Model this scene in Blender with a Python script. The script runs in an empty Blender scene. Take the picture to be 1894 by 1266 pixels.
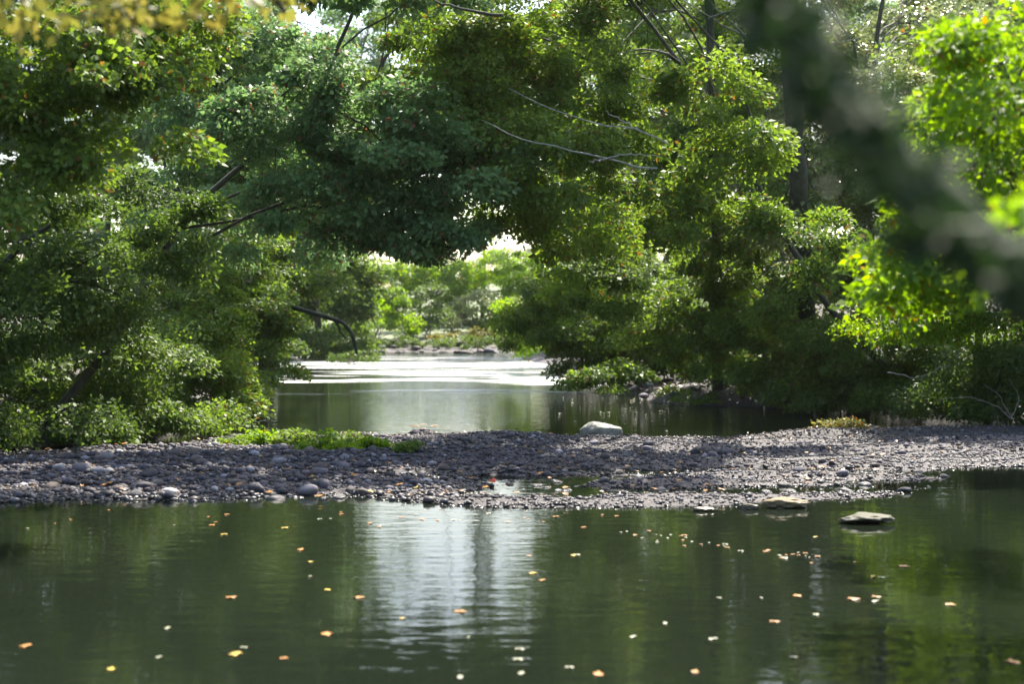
import bpy, math, random
import numpy as np
R = math.radians
rng = np.random.default_rng(7); random.seed(7)
sc = bpy.context.scene
C = sc.collection
# ---------------------------------------------------------------- camera, sky, sun
F = 2600.0; CX = 947.0; HY = 600.0; CH = 1.7      # focal length in photo pixels, centre column, horizon row, eye height
cam = bpy.data.objects.new('camera', bpy.data.cameras.new('camera')); C.objects.link(cam); sc.camera = cam
cam.location = (0, 0, CH); cam.rotation_euler = (R(90), 0, 0)
cam.data.sensor_width = 36; cam.data.lens = 36*F/1894; cam.data.shift_y = -33/1894
cam.data.clip_start = 0.1; cam.data.clip_end = 3000
cam.data.dof.use_dof = True; cam.data.dof.focus_distance = 18.5; cam.data.dof.aperture_fstop = 1.7
sc.view_settings.view_transform = 'Standard'; sc.view_settings.look = 'None'; sc.view_settings.gamma = 1
sc.view_settings.exposure = 1.65
SUN_EL, SUN_AZ = 56.0, 24.0                          # azimuth clockwise from +Y: ahead and to the right
w = bpy.data.worlds.new('World'); sc.world = w; w.use_nodes = True
nt = w.node_tree; bg = nt.nodes['Background']
sky = nt.nodes.new('ShaderNodeTexSky'); sky.sky_type = 'NISHITA'; sky.sun_disc = False
sky.sun_elevation = R(SUN_EL); sky.sun_rotation = R(SUN_AZ); sky.air_density = 1.2; sky.dust_density = 3
nt.links.new(sky.outputs[0], bg.inputs[0]); bg.inputs[1].default_value = 0.125
sl = bpy.data.lights.new('sun', 'SUN'); sl.energy = 5.0; sl.angle = R(0.5); sl.color = (1, .93, .80)
so = bpy.data.objects.new('sun', sl); C.objects.link(so)
so.rotation_euler = (R(90-SUN_EL), 0, R(180-SUN_AZ)) ; so.location = (20, 30, 40)
sc.cycles.max_bounces = 7; sc.cycles.transparent_max_bounces = 4; sc.cycles.diffuse_bounces = 3; sc.cycles.glossy_bounces = 3
sc.cycles.transmission_bounces = 4; sc.cycles.sample_clamp_indirect = 6; sc.cycles.caustics_reflective = False; sc.cycles.caustics_refractive = False

def P(px, py, d):
    return np.array([(px-CX)/F*d, d, CH+(HY-py)/F*d])
def D(py):                                            # distance of a point of the water seen at row py
    return CH*F/(py-HY)

# ---------------------------------------------------------------- materials
def new_mat(name):
    m = bpy.data.materials.new(name); m.use_nodes = True
    nt = m.node_tree; nt.nodes.clear(); out = nt.nodes.new('ShaderNodeOutputMaterial')
    return m, nt, out
def N(nt, t, **k):
    n = nt.nodes.new(t)
    for a, b in k.items(): setattr(n, a, b)
    return n
def ramp(nt, fac, stops):
    r = nt.nodes.new('ShaderNodeValToRGB'); e = r.color_ramp.elements
    while len(e) < len(stops): e.new(0.5)
    for i, (p, c) in enumerate(stops): e[i].position = p; e[i].color = (*c, 1)
    nt.links.new(fac, r.inputs[0]); return r.outputs[0]
def noise(nt, scale, detail=3, rough=.55, coord='Object', sc3=None):
    tc = N(nt, 'ShaderNodeTexCoord'); n = N(nt, 'ShaderNodeTexNoise')
    n.inputs['Scale'].default_value = scale; n.inputs['Detail'].default_value = detail; n.inputs['Roughness'].default_value = rough
    src = tc.outputs[coord]
    if sc3:
        mp = N(nt, 'ShaderNodeMapping'); mp.inputs['Scale'].default_value = sc3; nt.links.new(src, mp.inputs[0]); src = mp.outputs[0]
    nt.links.new(src, n.inputs['Vector']); return n.outputs['Fac']

def leaf_mat(name, dark, mid, light, accent=None, trans=.5, rough=.5):
    m, nt, out = new_mat(name)
    geo = N(nt, 'ShaderNodeNewGeometry')
    nz = noise(nt, .55, 2)
    mix = N(nt, 'ShaderNodeMath', operation='MULTIPLY_ADD'); nt.links.new(nz, mix.inputs[0]); mix.inputs[1].default_value = 1.1
    half = N(nt, 'ShaderNodeMath', operation='MULTIPLY'); nt.links.new(geo.outputs['Random Per Island'], half.inputs[0]); half.inputs[1].default_value = .55
    sub = N(nt, 'ShaderNodeMath', operation='SUBTRACT'); nt.links.new(half.outputs[0], sub.inputs[0]); sub.inputs[1].default_value = .33
    nt.links.new(sub.outputs[0], mix.inputs[2])
    up_ = lambda c: tuple(min(1, v*1.75+.005) for v in c)
    stops = [(0.05, up_(dark)), (.45, up_(mid)), (.9, up_(light))]
    col = ramp(nt, mix.outputs[0], stops)
    if accent:
        gt = N(nt, 'ShaderNodeMath', operation='GREATER_THAN'); nt.links.new(geo.outputs['Random Per Island'], gt.inputs[0]); gt.inputs[1].default_value = .965
        mx = N(nt, 'ShaderNodeMix', data_type='RGBA'); nt.links.new(gt.outputs[0], mx.inputs[0]); nt.links.new(col, mx.inputs[6]); mx.inputs[7].default_value = (*accent, 1); col = mx.outputs[2]
    pr = N(nt, 'ShaderNodeBsdfPrincipled'); nt.links.new(col, pr.inputs['Base Color']); pr.inputs['Roughness'].default_value = rough
    pr.inputs['Specular IOR Level'].default_value = .32
    tr = N(nt, 'ShaderNodeBsdfTranslucent')
    hs = N(nt, 'ShaderNodeHueSaturation'); hs.inputs['Hue'].default_value = .485; hs.inputs['Saturation'].default_value = 1.15; hs.inputs['Value'].default_value = 1.5
    nt.links.new(col, hs.inputs['Color']); nt.links.new(hs.outputs[0], tr.inputs[0])
    ms = N(nt, 'ShaderNodeMixShader'); ms.inputs[0].default_value = trans
    nt.links.new(pr.outputs[0], ms.inputs[1]); nt.links.new(tr.outputs[0], ms.inputs[2]); nt.links.new(ms.outputs[0], out.inputs[0])
    return m
LM = {
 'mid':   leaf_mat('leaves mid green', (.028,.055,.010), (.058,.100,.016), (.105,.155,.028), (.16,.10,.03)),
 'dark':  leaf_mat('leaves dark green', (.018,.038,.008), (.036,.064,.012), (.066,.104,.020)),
 'teal':  leaf_mat('leaves blue green', (.030,.064,.024), (.062,.114,.040), (.112,.175,.068), (.20,.10,.05), trans=.45, rough=.45),
 'bright':leaf_mat('leaves yellow green', (.035,.080,.008), (.075,.140,.012), (.125,.200,.020), (.20,.15,.02), trans=.6),
 'pale':  leaf_mat('leaves grey green', (.050,.070,.030), (.092,.118,.046), (.150,.178,.078), (.17,.11,.06), trans=.4, rough=.36),
 'shade': leaf_mat('dark ivy leaves', (.004,.012,.003), (.008,.022,.004), (.014,.034,.007), trans=.25, rough=.7),  # leaf colour blackened to paint shade along the leaning trunk
 'olive': leaf_mat('leaves olive brown', (.040,.050,.012), (.080,.085,.020), (.140,.120,.030), (.25,.11,.03)),
}
def bark_mat(name, a, b, scale=9):
    m, nt, out = new_mat(name)
    nz = noise(nt, scale, 6, .7, sc3=(1, 1, .25)); col = ramp(nt, nz, [(.3, a), (.7, b)])
    pr = N(nt, 'ShaderNodeBsdfPrincipled'); nt.links.new(col, pr.inputs['Base Color']); pr.inputs['Roughness'].default_value = .85
    bp = N(nt, 'ShaderNodeBump'); bp.inputs['Strength'].default_value = .7; bp.inputs['Distance'].default_value = .03
    nt.links.new(nz, bp.inputs['Height']); nt.links.new(bp.outputs[0], pr.inputs['Normal']); nt.links.new(pr.outputs[0], out.inputs[0])
    return m
BARK = bark_mat('bark', (.025,.026,.016), (.085,.082,.058))
PALE = bark_mat('pale bare wood', (.18,.17,.15), (.36,.35,.31), 14)
DARKB = bark_mat('mossy dark bark', (.006,.011,.004), (.022,.032,.012))

def stone_mat(name, a, b, c):
    m, nt, out = new_mat(name)
    oi = N(nt, 'ShaderNodeObjectInfo'); geo = N(nt, 'ShaderNodeNewGeometry')
    ad = N(nt, 'ShaderNodeMath', operation='ADD'); nt.links.new(oi.outputs['Random'], ad.inputs[0]); nt.links.new(geo.outputs['Random Per Island'], ad.inputs[1])
    fr = N(nt, 'ShaderNodeMath', operation='FRACT'); nt.links.new(ad.outputs[0], fr.inputs[0])
    tan_ = (b[0]*1.1, b[1]*.9, b[2]*.62)
    col = ramp(nt, fr.outputs[0], [(0, a), (.18, tan_), (.3, b), (.55, a), (.72, b), (.8, tan_), (.9, b), (1, c)])
    gp = N(nt, 'ShaderNodeSeparateXYZ'); nt.links.new(geo.outputs['Position'], gp.inputs[0]); wet = N(nt, 'ShaderNodeMapRange'); nt.links.new(gp.outputs[2], wet.inputs[0]); wet.inputs[1].default_value = .01; wet.inputs[2].default_value = .075; wet.inputs[3].default_value = .32; wet.inputs[4].default_value = 1.1
    wm = N(nt, 'ShaderNodeVectorMath', operation='SCALE'); nt.links.new(col, wm.inputs[0]); nt.links.new(wet.outputs[0], wm.inputs['Scale']); col = wm.outputs[0]
    nz = noise(nt, 16, 5, .7)
    mx = N(nt, 'ShaderNodeMix', data_type='RGBA', blend_type='MULTIPLY'); mx.inputs[0].default_value = .8
    nt.links.new(col, mx.inputs[6]); nt.links.new(ramp(nt, nz, [(.3, (.45,.45,.45)), (.65, (1,1,1))]), mx.inputs[7])
    pr = N(nt, 'ShaderNodeBsdfPrincipled'); nt.links.new(mx.outputs[2], pr.inputs['Base Color']); rr_ = N(nt, 'ShaderNodeMapRange'); nt.links.new(gp.outputs[2], rr_.inputs[0]); rr_.inputs[1].default_value = .01; rr_.inputs[2].default_value = .07; rr_.inputs[3].default_value = .22; rr_.inputs[4].default_value = .75; nt.links.new(rr_.outputs[0], pr.inputs['Roughness'])
    bp = N(nt, 'ShaderNodeBump'); bp.inputs['Strength'].default_value = .5; bp.inputs['Distance'].default_value = .02
    nt.links.new(nz, bp.inputs['Height']); nt.links.new(bp.outputs[0], pr.inputs['Normal']); nt.links.new(pr.outputs[0], out.inputs[0])
    return m
STONE = stone_mat('river stone', (.05,.045,.055), (.12,.11,.135), (.38,.36,.38))
GRAV = stone_mat('river gravel', (.028,.025,.034), (.078,.072,.092), (.36,.34,.38))
WHITE = stone_mat('white rock', (.74,.80,.70), (.78,.82,.74), (.80,.84,.76))
DARKS = stone_mat('dark rock', (.018,.018,.022), (.03,.03,.035), (.05,.05,.055))
STONE2 = stone_mat('pale rock', (.17,.17,.15), (.22,.22,.19), (.28,.27,.24))
MOSSD = stone_mat('dark mossy rock', (.04,.045,.03), (.06,.065,.04), (.09,.095,.06))
MOSSY = stone_mat('mossy rock', (.12,.10,.05), (.18,.15,.08), (.25,.21,.12))
def flat_leaf(name, col, trans=.3):
    m, nt, out = new_mat(name)
    pr = N(nt, 'ShaderNodeBsdfPrincipled'); oi = N(nt, 'ShaderNodeObjectInfo')
    c = ramp(nt, oi.outputs['Random'], [(0, tuple(x*.65 for x in col)), (1, col)])
    nz = noise(nt, 30, 3); mx = N(nt, 'ShaderNodeMix', data_type='RGBA', blend_type='MULTIPLY'); mx.inputs[0].default_value = .6
    nt.links.new(c, mx.inputs[6]); nt.links.new(ramp(nt, nz, [(.35, (.5,.4,.3)), (.6, (1,1,1))]), mx.inputs[7])
    nt.links.new(mx.outputs[2], pr.inputs['Base Color']); pr.inputs['Roughness'].default_value = .45
    nt.links.new(pr.outputs[0], out.inputs[0]); return m
ORANGE = flat_leaf('orange dead leaf', (.42,.19,.035)); RED = flat_leaf('red dead leaf', (.55,.05,.02))
PALEL = flat_leaf('pale dead leaf', (.30,.32,.22)); YELL = flat_leaf('yellow dead leaf', (.50,.37,.05))

# ---------------------------------------------------------------- mesh helpers
def mesh_obj(name, V, faces, m, parent=None, smooth=False, loc=None):
    me = bpy.data.meshes.new(name)
    V = np.asarray(V, dtype=np.float32)
    faces = np.asarray(faces, dtype=np.int32)
    k = faces.shape[1]
    me.vertices.add(len(V)); me.vertices.foreach_set('co', V.ravel())
    me.loops.add(faces.size); me.loops.foreach_set('vertex_index', faces.ravel())
    me.polygons.add(len(faces)); me.polygons.foreach_set('loop_start', np.arange(0, faces.size, k, dtype=np.int32))
    me.polygons.foreach_set('loop_total', np.full(len(faces), k, dtype=np.int32))
    if smooth: me.polygons.foreach_set('use_smooth', np.ones(len(faces), dtype=bool))
    me.update(calc_edges=True); me.materials.append(m)
    o = bpy.data.objects.new(name, me); C.objects.link(o)
    if parent: o.parent = parent
    if loc is not None: o.location = loc
    return o
def tag(o, label=None, cat=None, group=None, kind=None):
    if label: o['label'] = label
    if cat: o['category'] = cat
    if group: o['group'] = group
    if kind: o['kind'] = kind
    return o
def empty(name, loc, label, cat, group=None):
    o = bpy.data.objects.new(name, None); o.empty_display_size = .3; C.objects.link(o); o.location = tuple(float(v) for v in loc)
    return tag(o, label, cat, group)
def tubes(paths, sides=7):
    """paths: list of (points Nx3, radii N) -> V, F quads"""
    Vs, Fs, n0 = [], [], 0
    for pts, rad in paths:
        pts = np.asarray(pts, float); n = len(pts)
        t = np.gradient(pts, axis=0); t /= np.linalg.norm(t, axis=1)[:, None]+1e-9
        ref = np.where(abs(t[:, 2:3]) < .9, np.array([[0, 0, 1.]]), np.array([[1., 0, 0]]))
        if np.any(abs(t[:, 2]) < .9) and np.any(abs(t[:, 2]) >= .9): ref = np.repeat(np.array([[.31, .87, .38]]), n, 0)
        a = np.cross(t, ref); a /= np.linalg.norm(a, axis=1)[:, None]; b = np.cross(t, a)
        th = np.linspace(0, 2*np.pi, sides, endpoint=False)
        ring = pts[:, None, :]+np.asarray(rad)[:, None, None]*(np.cos(th)[None, :, None]*a[:, None, :]+np.sin(th)[None, :, None]*b[:, None, :])
        Vs.append(ring.reshape(-1, 3))
        i = np.arange(n-1)[:, None]*sides+np.arange(sides)[None, :]; j = np.arange(n-1)[:, None]*sides+(np.arange(sides)[None, :]+1) % sides
        Fs.append(np.stack([i, j, j+sides, i+sides], -1).reshape(-1, 4)+n0)
        # caps (degenerate ring to tip kept open when thin)
        n0 += n*sides
    return np.concatenate(Vs), np.concatenate(Fs)
def curve(a, b, sag=0., wob=.05, n=10, seed=None):
    r = np.random.default_rng(seed if seed is not None else rng.integers(1 << 30))
    a = np.asarray(a, float); b = np.asarray(b, float); t = np.linspace(0, 1, n)[:, None]
    L = np.linalg.norm(b-a); ph = r.random(3)*6.28; fr = r.uniform(1.5, 4, 3)
    p = a+(b-a)*t; p[:, 2] -= sag*(4*t*(1-t))[:, 0]
    p += wob*L*np.sin(t*fr*3+ph)*np.minimum(t*3, 1)*.5
    return p

def leaves(centres, outward, cr, per, size, flat=.55, up=.55, seed=0):
    """flattened sprays of pointed folded leaves round each centre; four vertices a leaf"""
    r = np.random.default_rng(seed); nC = len(centres); n = nC*per
    c = np.repeat(centres, per, 0); o = np.repeat(outward, per, 0); crr = np.repeat(np.broadcast_to(cr, (nC,)), per)
    q = r.normal(size=(n, 3)); q /= np.linalg.norm(q, axis=1)[:, None]; q *= (r.random(n)**.5)[:, None]
    q[:, 2] *= flat
    # spray tilts: outer leaves droop
    tilt = (q*o).sum(1)
    p = c+q*crr[:, None]; p[:, 2] -= .45*crr*np.clip(tilt, -.3, 1)**2
    nrm = up*np.array([0, 0, 1.])+.55*o+r.normal(size=(n, 3))*.55
    nrm /= np.linalg.norm(nrm, axis=1)[:, None]
    d = q*1.0+.5*o+r.normal(size=(n, 3))*.5+np.array([0, 0, -.35])
    d -= nrm*(d*nrm).sum(1)[:, None]; d /= np.linalg.norm(d, axis=1)[:, None]+1e-9
    s = np.cross(nrm, d); L = size*r.uniform(.5, 1.35, n)[:, None]*np.repeat(r.uniform(.75, 1.25, nC), per)[:, None]; Wd = L*r.uniform(.24, .36, n)[:, None]
    v0 = p; v1 = p+d*L*.42+s*Wd+nrm*L*.07; v2 = p+d*L; v3 = p+d*L*.42-s*Wd+nrm*L*.07
    V = np.stack([v0, v1, v2, v3], 1).reshape(-1, 3)
    Fc = np.arange(n*4).reshape(-1, 4)
    return V, Fc

def lobes_to_leaves(lobes, size, lai=4., cr=.45, seed=0, up=.55, flat=.5):
    """lobes: (centre xyz, radii xyz). returns verts, faces, cluster centres"""
    r = np.random.default_rng(seed); AC, AO, cc = [], [], []
    per = max(14, int(.55*lai*cr*cr*3.1/(.3*size*size)*.5))
    for (c, rad) in lobes:
        rad = np.asarray(rad, float); area = np.pi*rad[0]*rad[2]
        nl = area*lai/(.3*size*size); nc = max(6, int(nl/per))
        u = r.normal(size=(nc, 3)); u /= np.linalg.norm(u, axis=1)[:, None]
        rr = r.uniform(.35, 1.0, nc)**.6
        lump = 1+.22*np.sin(u[:, 0]*4+seed)*np.cos(u[:, 2]*5+seed*2)+.12*np.sin(u[:, 1]*9+seed)
        cen = np.asarray(c)+u*rad*(rr*lump)[:, None]
        AC.append(cen); AO.append(u)
    AC = np.concatenate(AC); AO = np.concatenate(AO)
    V, Fc = leaves(AC, AO, cr*r.uniform(.6, 1.3, len(AC)), per, size, flat, up, seed+1)
    return V, Fc, AC

def tree(name, label, cat, base, lobes, leaf, size=.11, lai=4., cr=.5, trunk_r=.18, lean=None, seed=0, bark=BARK, group=None, nlimb=14, zmin=None, up=.55, trunk_top=None, trunk_xy=None):
    """lobes in world coordinates. base: xyz of the foot of the trunk"""
    if trunk_r > .09: trunk_r *= .62
    size *= .84
    base = np.asarray(base, float); o = empty(name, base, label, cat, group)
    V, Fc, cen = lobes_to_leaves(lobes, size, lai, cr, seed, up)
    if zmin is not None:
        keep = V.reshape(-1, 4, 3)[:, :, 2].min(1) > zmin; V = V.reshape(-1, 4, 3)[keep].reshape(-1, 3); Fc = np.arange(len(V)).reshape(-1, 4)
    mesh_obj('crown' if cat == 'tree' else 'foliage', V-base, Fc, LM[leaf], o)
    r = np.random.default_rng(seed+5)
    top = np.mean([l[0] for l in lobes], 0); top = top.copy(); top[2] = max(l[0][2] for l in lobes) if trunk_top is None else trunk_top
    if trunk_xy is not None: top[:2] = trunk_xy
    if cat == 'tree':
        tr = curve(base+[0, 0, -.3], top, wob=.04, n=14, seed=seed+9); rad = np.linspace(trunk_r, trunk_r*.3, 14); rad[0] *= 1.35
        tr[-4:, :2] = tr[-4:, :2]; paths = [(tr, rad)]
        idx = r.choice(len(cen), min(nlimb, len(cen)), replace=False)
        for i in idx:
            t = r.uniform(.3, .95); k = t*13; a = tr[int(k)]; rr = rad[int(k)]*.5
            lp = curve(a, cen[i], sag=-.3, wob=.06, n=8); paths.append((lp, np.linspace(rr, .012, 8)))
            for q in range(2):
                j = r.integers(len(cen)); a2 = lp[r.integers(3, 7)]
                dirn = cen[j]-a2; L = np.linalg.norm(dirn); e = a2+dirn/L*min(L, 1.6); paths.append((curve(a2, e, n=6, wob=.08), np.linspace(rr*.4, .006, 6)))
        V, Fc = tubes(paths); mesh_obj('trunk', V-base, Fc, bark, o, smooth=True)
    else:
        paths = []
        for i in r.choice(len(cen), min(nlimb, len(cen)), replace=False):
            a = base+r.normal(size=3)*[.15, .15, 0]; paths.append((curve(a, cen[i], sag=-.2, wob=.08, n=8), np.linspace(trunk_r*.35, .006, 8)))
        V, Fc = tubes(paths, 5); mesh_obj('stem', V-base, Fc, bark, o, smooth=True)
    return o
def Lb(px, py, d, rx, ry, rd=None):                   # a lobe of a crown: seen centre, seen half sizes
    c = P(px, py, d); k = d/F
    return (c, (rx*k, rd if rd else rx*k*.8, ry*k))

# ---------------------------------------------------------------- terrain
def vnoise(x, y, seed=0):
    def h(i, j):
        v = np.sin(i*127.1+j*311.7+seed*74.7)*43758.5453; return v-np.floor(v)
    i = np.floor(x); j = np.floor(y); fx = x-i; fy = y-j; fx = fx*fx*(3-2*fx); fy = fy*fy*(3-2*fy)
    return (h(i, j)*(1-fx)+h(i+1, j)*fx)*(1-fy)+(h(i, j+1)*(1-fx)+h(i+1, j+1)*fx)*fy
def fbm(x, y, seed=0, oc=4):
    s = 0; a = .5
    for k in range(oc): s = s+a*vnoise(x*2**k, y*2**k, seed+k); a *= .5
    return s/(1-.5**oc)-.5
def sstep(a, b, x):
    t = np.clip((x-a)/(b-a), 0, 1); return t*t*(3-2*t)
bx_ = [-900, 0, 90, 250, 420, 600, 880, 1112, 1350, 1640, 1760, 1894, 2800]
bar_f = [D(q) for q in (930, 927, 925, 923, 922, 922, 930, 936, 932, 918, 898, 884, 874)]
bar_b = [D(q) for q in (842, 840, 838, 832, 816, 812, 814, 816, 808, 796, 792, 793, 797)]
# river banks: distance and side position of the waterline, left and right
ld = [-30, 3, 8, 12.8, 18.8, 20.8, 23.3, 31.6, 49, 88, 140]; lx = [-3, -3.2, -4.2, -5.3, -7.1, -5.4, -5.0, -6.5, -9.0, -16, -30]
rd_ = [-30, 3, 8, 13, 20, 26, 28.2, 30.2, 34, 40, 49, 65, 88, 140]; rx_ = [3.4, 3.5, 4.9, 7.0, 10.0, 9.6, 5.6, 3.2, 3.0, 3.0, 2.6, .8, -.6, -2]
def ground_h(x, y):
    x = np.asarray(x, float); y = np.asarray(y, float)
    ys = np.maximum(y, 6.); px = CX+F*x/ys
    wob = fbm(x*.6, y*.6, 3)*1.5
    f = np.interp(px, bx_, bar_f)+wob*.7; b = np.interp(px, bx_, bar_b)+wob
    d1 = y-f; d2 = b-y
    inside = np.minimum(d1, d2)
    py_ = HY+CH*F/ys
    dip = .12*np.exp(-((px-1010)/130)**2-((py_-908)/22)**2)+.10*np.exp(-((px-1300)/230)**2-((py_-905)/6)**2)+.09*np.exp(-((px-1450)/260)**2-((py_-872)/5)**2)+.09*np.exp(-((px-1650)/200)**2-((py_-893)/6)**2)+.07*np.exp(-((px-400)/200)**2-((py_-905)/6)**2)+.12*np.exp(-((px-1850)/100)**2-((py_-880)/16)**2)
    bar = -.45+ .49*sstep(-1.6, .35, inside)
    rel = fbm(x*.22, y*1.5, 11)*.30+fbm(x*1.2, y*3, 12)*.10
    bar = bar+rel*sstep(-.2, .8, inside)+.02*sstep(.3, 2.5, inside)-dip
    n = fbm(x*.7, y*.7, 5)*1.0
    sL = np.interp(y, ld, lx)-x+n*.6; sR = x-np.interp(y, rd_, rx_)+n*.6
    left = -.45+.75*sstep(-.8, .5, sL)+1.7*sstep(.3, 7, sL)+fbm(x*.7, y*.7, 8)*.4*sstep(0, 2, sL)
    right = -.45+.62*sstep(-.9, .5, sR)+2.2*sstep(.3, 9, sR)+fbm(x*.7, y*.7, 9)*.4*sstep(0, 2, sR)
    df = y-86+n*3
    far = -.45+.7*sstep(-3, 1.5, df)+.5*sstep(1, 8, df)+7.5*sstep(90, 190, y)+10*sstep(190, 500, y)
    back = -.45+1.1*sstep(1.5, -.5, y)
    return np.maximum.reduce([bar, left, right, far, back])
ys = np.concatenate([np.linspace(-30, 3, 24), np.arange(3.3, 26, .13), np.arange(26, 60, .45), np.geomspace(60, 900, 70)])
xs = np.concatenate([-np.geomspace(500, 14, 60), np.arange(-13.8, 13.9, .16), np.geomspace(14, 500, 60)])
X, Y = np.meshgrid(xs, ys); Z = ground_h(X, Y)
nx, ny = len(xs), len(ys); idx = np.arange(nx*ny).reshape(ny, nx)
Fq = np.stack([idx[:-1, :-1], idx[:-1, 1:], idx[1:, 1:], idx[1:, :-1]], -1).reshape(-1, 4)
m, nt, out = new_mat('river bed and bank soil')
geo = N(nt, 'ShaderNodeNewGeometry'); sep = N(nt, 'ShaderNodeSeparateXYZ'); nt.links.new(geo.outputs['Position'], sep.inputs[0])
grav = ramp(nt, noise(nt, 26, 5, .7), [(.3, (.022,.018,.018)), (.5, (.055,.047,.05)), (.7, (.13,.12,.14))])
soil = ramp(nt, noise(nt, 2.2, 6, .65), [(.3, (.014,.011,.008)), (.5, (.036,.028,.020)), (.65, (.020,.030,.010))])
grass = ramp(nt, noise(nt, .25, 6, .7), [(.3, (.06,.09,.03)), (.5, (.11,.14,.055)), (.7, (.17,.17,.09))])
mr = N(nt, 'ShaderNodeMapRange'); nt.links.new(sep.outputs[2], mr.inputs[0]); mr.inputs[1].default_value = .16; mr.inputs[2].default_value = .32
m1 = N(nt, 'ShaderNodeMix', data_type='RGBA'); nt.links.new(mr.outputs[0], m1.inputs[0]); nt.links.new(grav, m1.inputs[6]); nt.links.new(soil, m1.inputs[7])
mr2 = N(nt, 'ShaderNodeMapRange'); nt.links.new(sep.outputs[1], mr2.inputs[0]); mr2.inputs[1].default_value = 88; mr2.inputs[2].default_value = 96
m2 = N(nt, 'ShaderNodeMix', data_type='RGBA'); nt.links.new(mr2.outputs[0], m2.inputs[0]); nt.links.new(m1.outputs[2], m2.inputs[6]); nt.links.new(grass, m2.inputs[7])
pr = N(nt, 'ShaderNodeBsdfPrincipled'); nt.links.new(m2.outputs[2], pr.inputs['Base Color']); pr.inputs['Roughness'].default_value = .75
bp = N(nt, 'ShaderNodeBump'); bp.inputs['Strength'].default_value = .8; bp.inputs['Distance'].default_value = .05
nt.links.new(noise(nt, 14, 6, .7), bp.inputs['Height']); nt.links.new(bp.outputs[0], pr.inputs['Normal']); nt.links.new(pr.outputs[0], out.inputs[0])
tag(mesh_obj('ground', np.stack([X, Y, Z], -1).reshape(-1, 3), Fq, m, smooth=True), kind='structure')

# water
m, nt, out = new_mat('river water')
geo = N(nt, 'ShaderNodeNewGeometry'); sep = N(nt, 'ShaderNodeSeparateXYZ'); nt.links.new(geo.outputs['Position'], sep.inputs[0])
def mrange(src, a, b, c, d):
    q = N(nt, 'ShaderNodeMapRange'); nt.links.new(src, q.inputs[0])
    for k_, v in zip((1, 2, 3, 4), (a, b, c, d)): q.inputs[k_].default_value = v
    return q.outputs[0]
def mul(a, b):
    q = N(nt, 'ShaderNodeMath', operation='MULTIPLY'); nt.links.new(a, q.inputs[0]); nt.links.new(b, q.inputs[1]); return q.outputs[0]
n1 = noise(nt, 1.0, 3, .5, sc3=(2.2, 5.5, 1)); n2 = noise(nt, 1.0, 2, .5, sc3=(4, 14, 1))
band = mrange(noise(nt, 1.0, 3, .6, sc3=(.12, .5, 1)), .38, .6, .12, 1)
b1 = N(nt, 'ShaderNodeBump'); nt.links.new(mrange(sep.outputs[1], 20, 32, .0042, .03), b1.inputs['Distance']); nt.links.new(n1, b1.inputs['Height'])
b2 = N(nt, 'ShaderNodeBump'); nt.links.new(mul(mrange(sep.outputs[1], 18, 40, .0013, .016), band), b2.inputs['Distance'])
nt.links.new(n2, b2.inputs['Height']); nt.links.new(b1.outputs[0], b2.inputs['Normal'])
glare_mask = mul(mul(mrange(noise(nt, 1.0, 4, .65, sc3=(.25, 1.5, 1)), .47, .55, 0, 1), mrange(noise(nt, 1.0, 2, .5, sc3=(.08, .22, 1)), .42, .50, 0, 1)), mul(mrange(sep.outputs[1], 33, 38, 0, 1), mrange(sep.outputs[1], 62, 78, 1, 0)))  # where glare bands are painted on the far rippled water
dif = N(nt, 'ShaderNodeBsdfDiffuse'); dif.inputs[0].default_value = (.009, .013, .008, 1)
trn = N(nt, 'ShaderNodeBsdfTransparent'); trn.inputs[0].default_value = (.48, .54, .42, 1)
mA = N(nt, 'ShaderNodeMixShader'); mA.inputs[0].default_value = .22; nt.links.new(dif.outputs[0], mA.inputs[1]); nt.links.new(trn.outputs[0], mA.inputs[2])
gl = N(nt, 'ShaderNodeBsdfGlossy'); gl.inputs['Roughness'].default_value = .03; nt.links.new(b2.outputs[0], gl.inputs['Normal'])
fr = N(nt, 'ShaderNodeFresnel'); fr.inputs[0].default_value = 1.33; nt.links.new(b2.outputs[0], fr.inputs['Normal'])
mB = N(nt, 'ShaderNodeMixShader'); nt.links.new(fr.outputs[0], mB.inputs[0]); nt.links.new(mA.outputs[0], mB.inputs[1]); nt.links.new(gl.outputs[0], mB.inputs[2])
glare = N(nt, 'ShaderNodeBsdfDiffuse'); glare.inputs[0].default_value = (.78, .80, .78, 1)  # white diffuse colour painted in for sky glare on the ripples
mC = N(nt, 'ShaderNodeMixShader'); nt.links.new(glare_mask, mC.inputs[0]); nt.links.new(mB.outputs[0], mC.inputs[1]); nt.links.new(glare.outputs[0], mC.inputs[2]); nt.links.new(mC.outputs[0], out.inputs[0])
tag(mesh_obj('water', [(-300, -29, 0), (300, -29, 0), (300, 300, 0), (-300, 300, 0)], [(0, 1, 2, 3)], m), kind='structure')

# ---------------------------------------------------------------- stones
def rock_mesh(seed, sub=2, ang=.35, sx=(1, .8, .55)):
    import bmesh
    bm = bmesh.new(); bmesh.ops.create_icosphere(bm, subdivisions=sub, radius=1)
    V = np.array([v.co[:] for v in bm.verts]); Fc = np.array([[v.index for v in f.verts] for f in bm.faces]); bm.free()
    r = np.random.default_rng(seed)
    for k in range(9):                                 # chop flat facets
        n = r.normal(size=3); n /= np.linalg.norm(n); c = r.uniform(.62, .95); dd = V@n; V = V-np.clip(dd-c, 0, None)[:, None]*n
    V += .05*np.sin(V[:, [1, 2, 0]]*5+seed)
    return V*np.array(sx)*r.uniform(.85, 1.15, 3), Fc
protos = []
for k in range(8):
    V, Fc = rock_mesh(40+k); me_o = mesh_obj('stone', V, Fc, STONE, smooth=True); protos.append(me_o.data); bpy.data.objects.remove(me_o)
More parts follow.
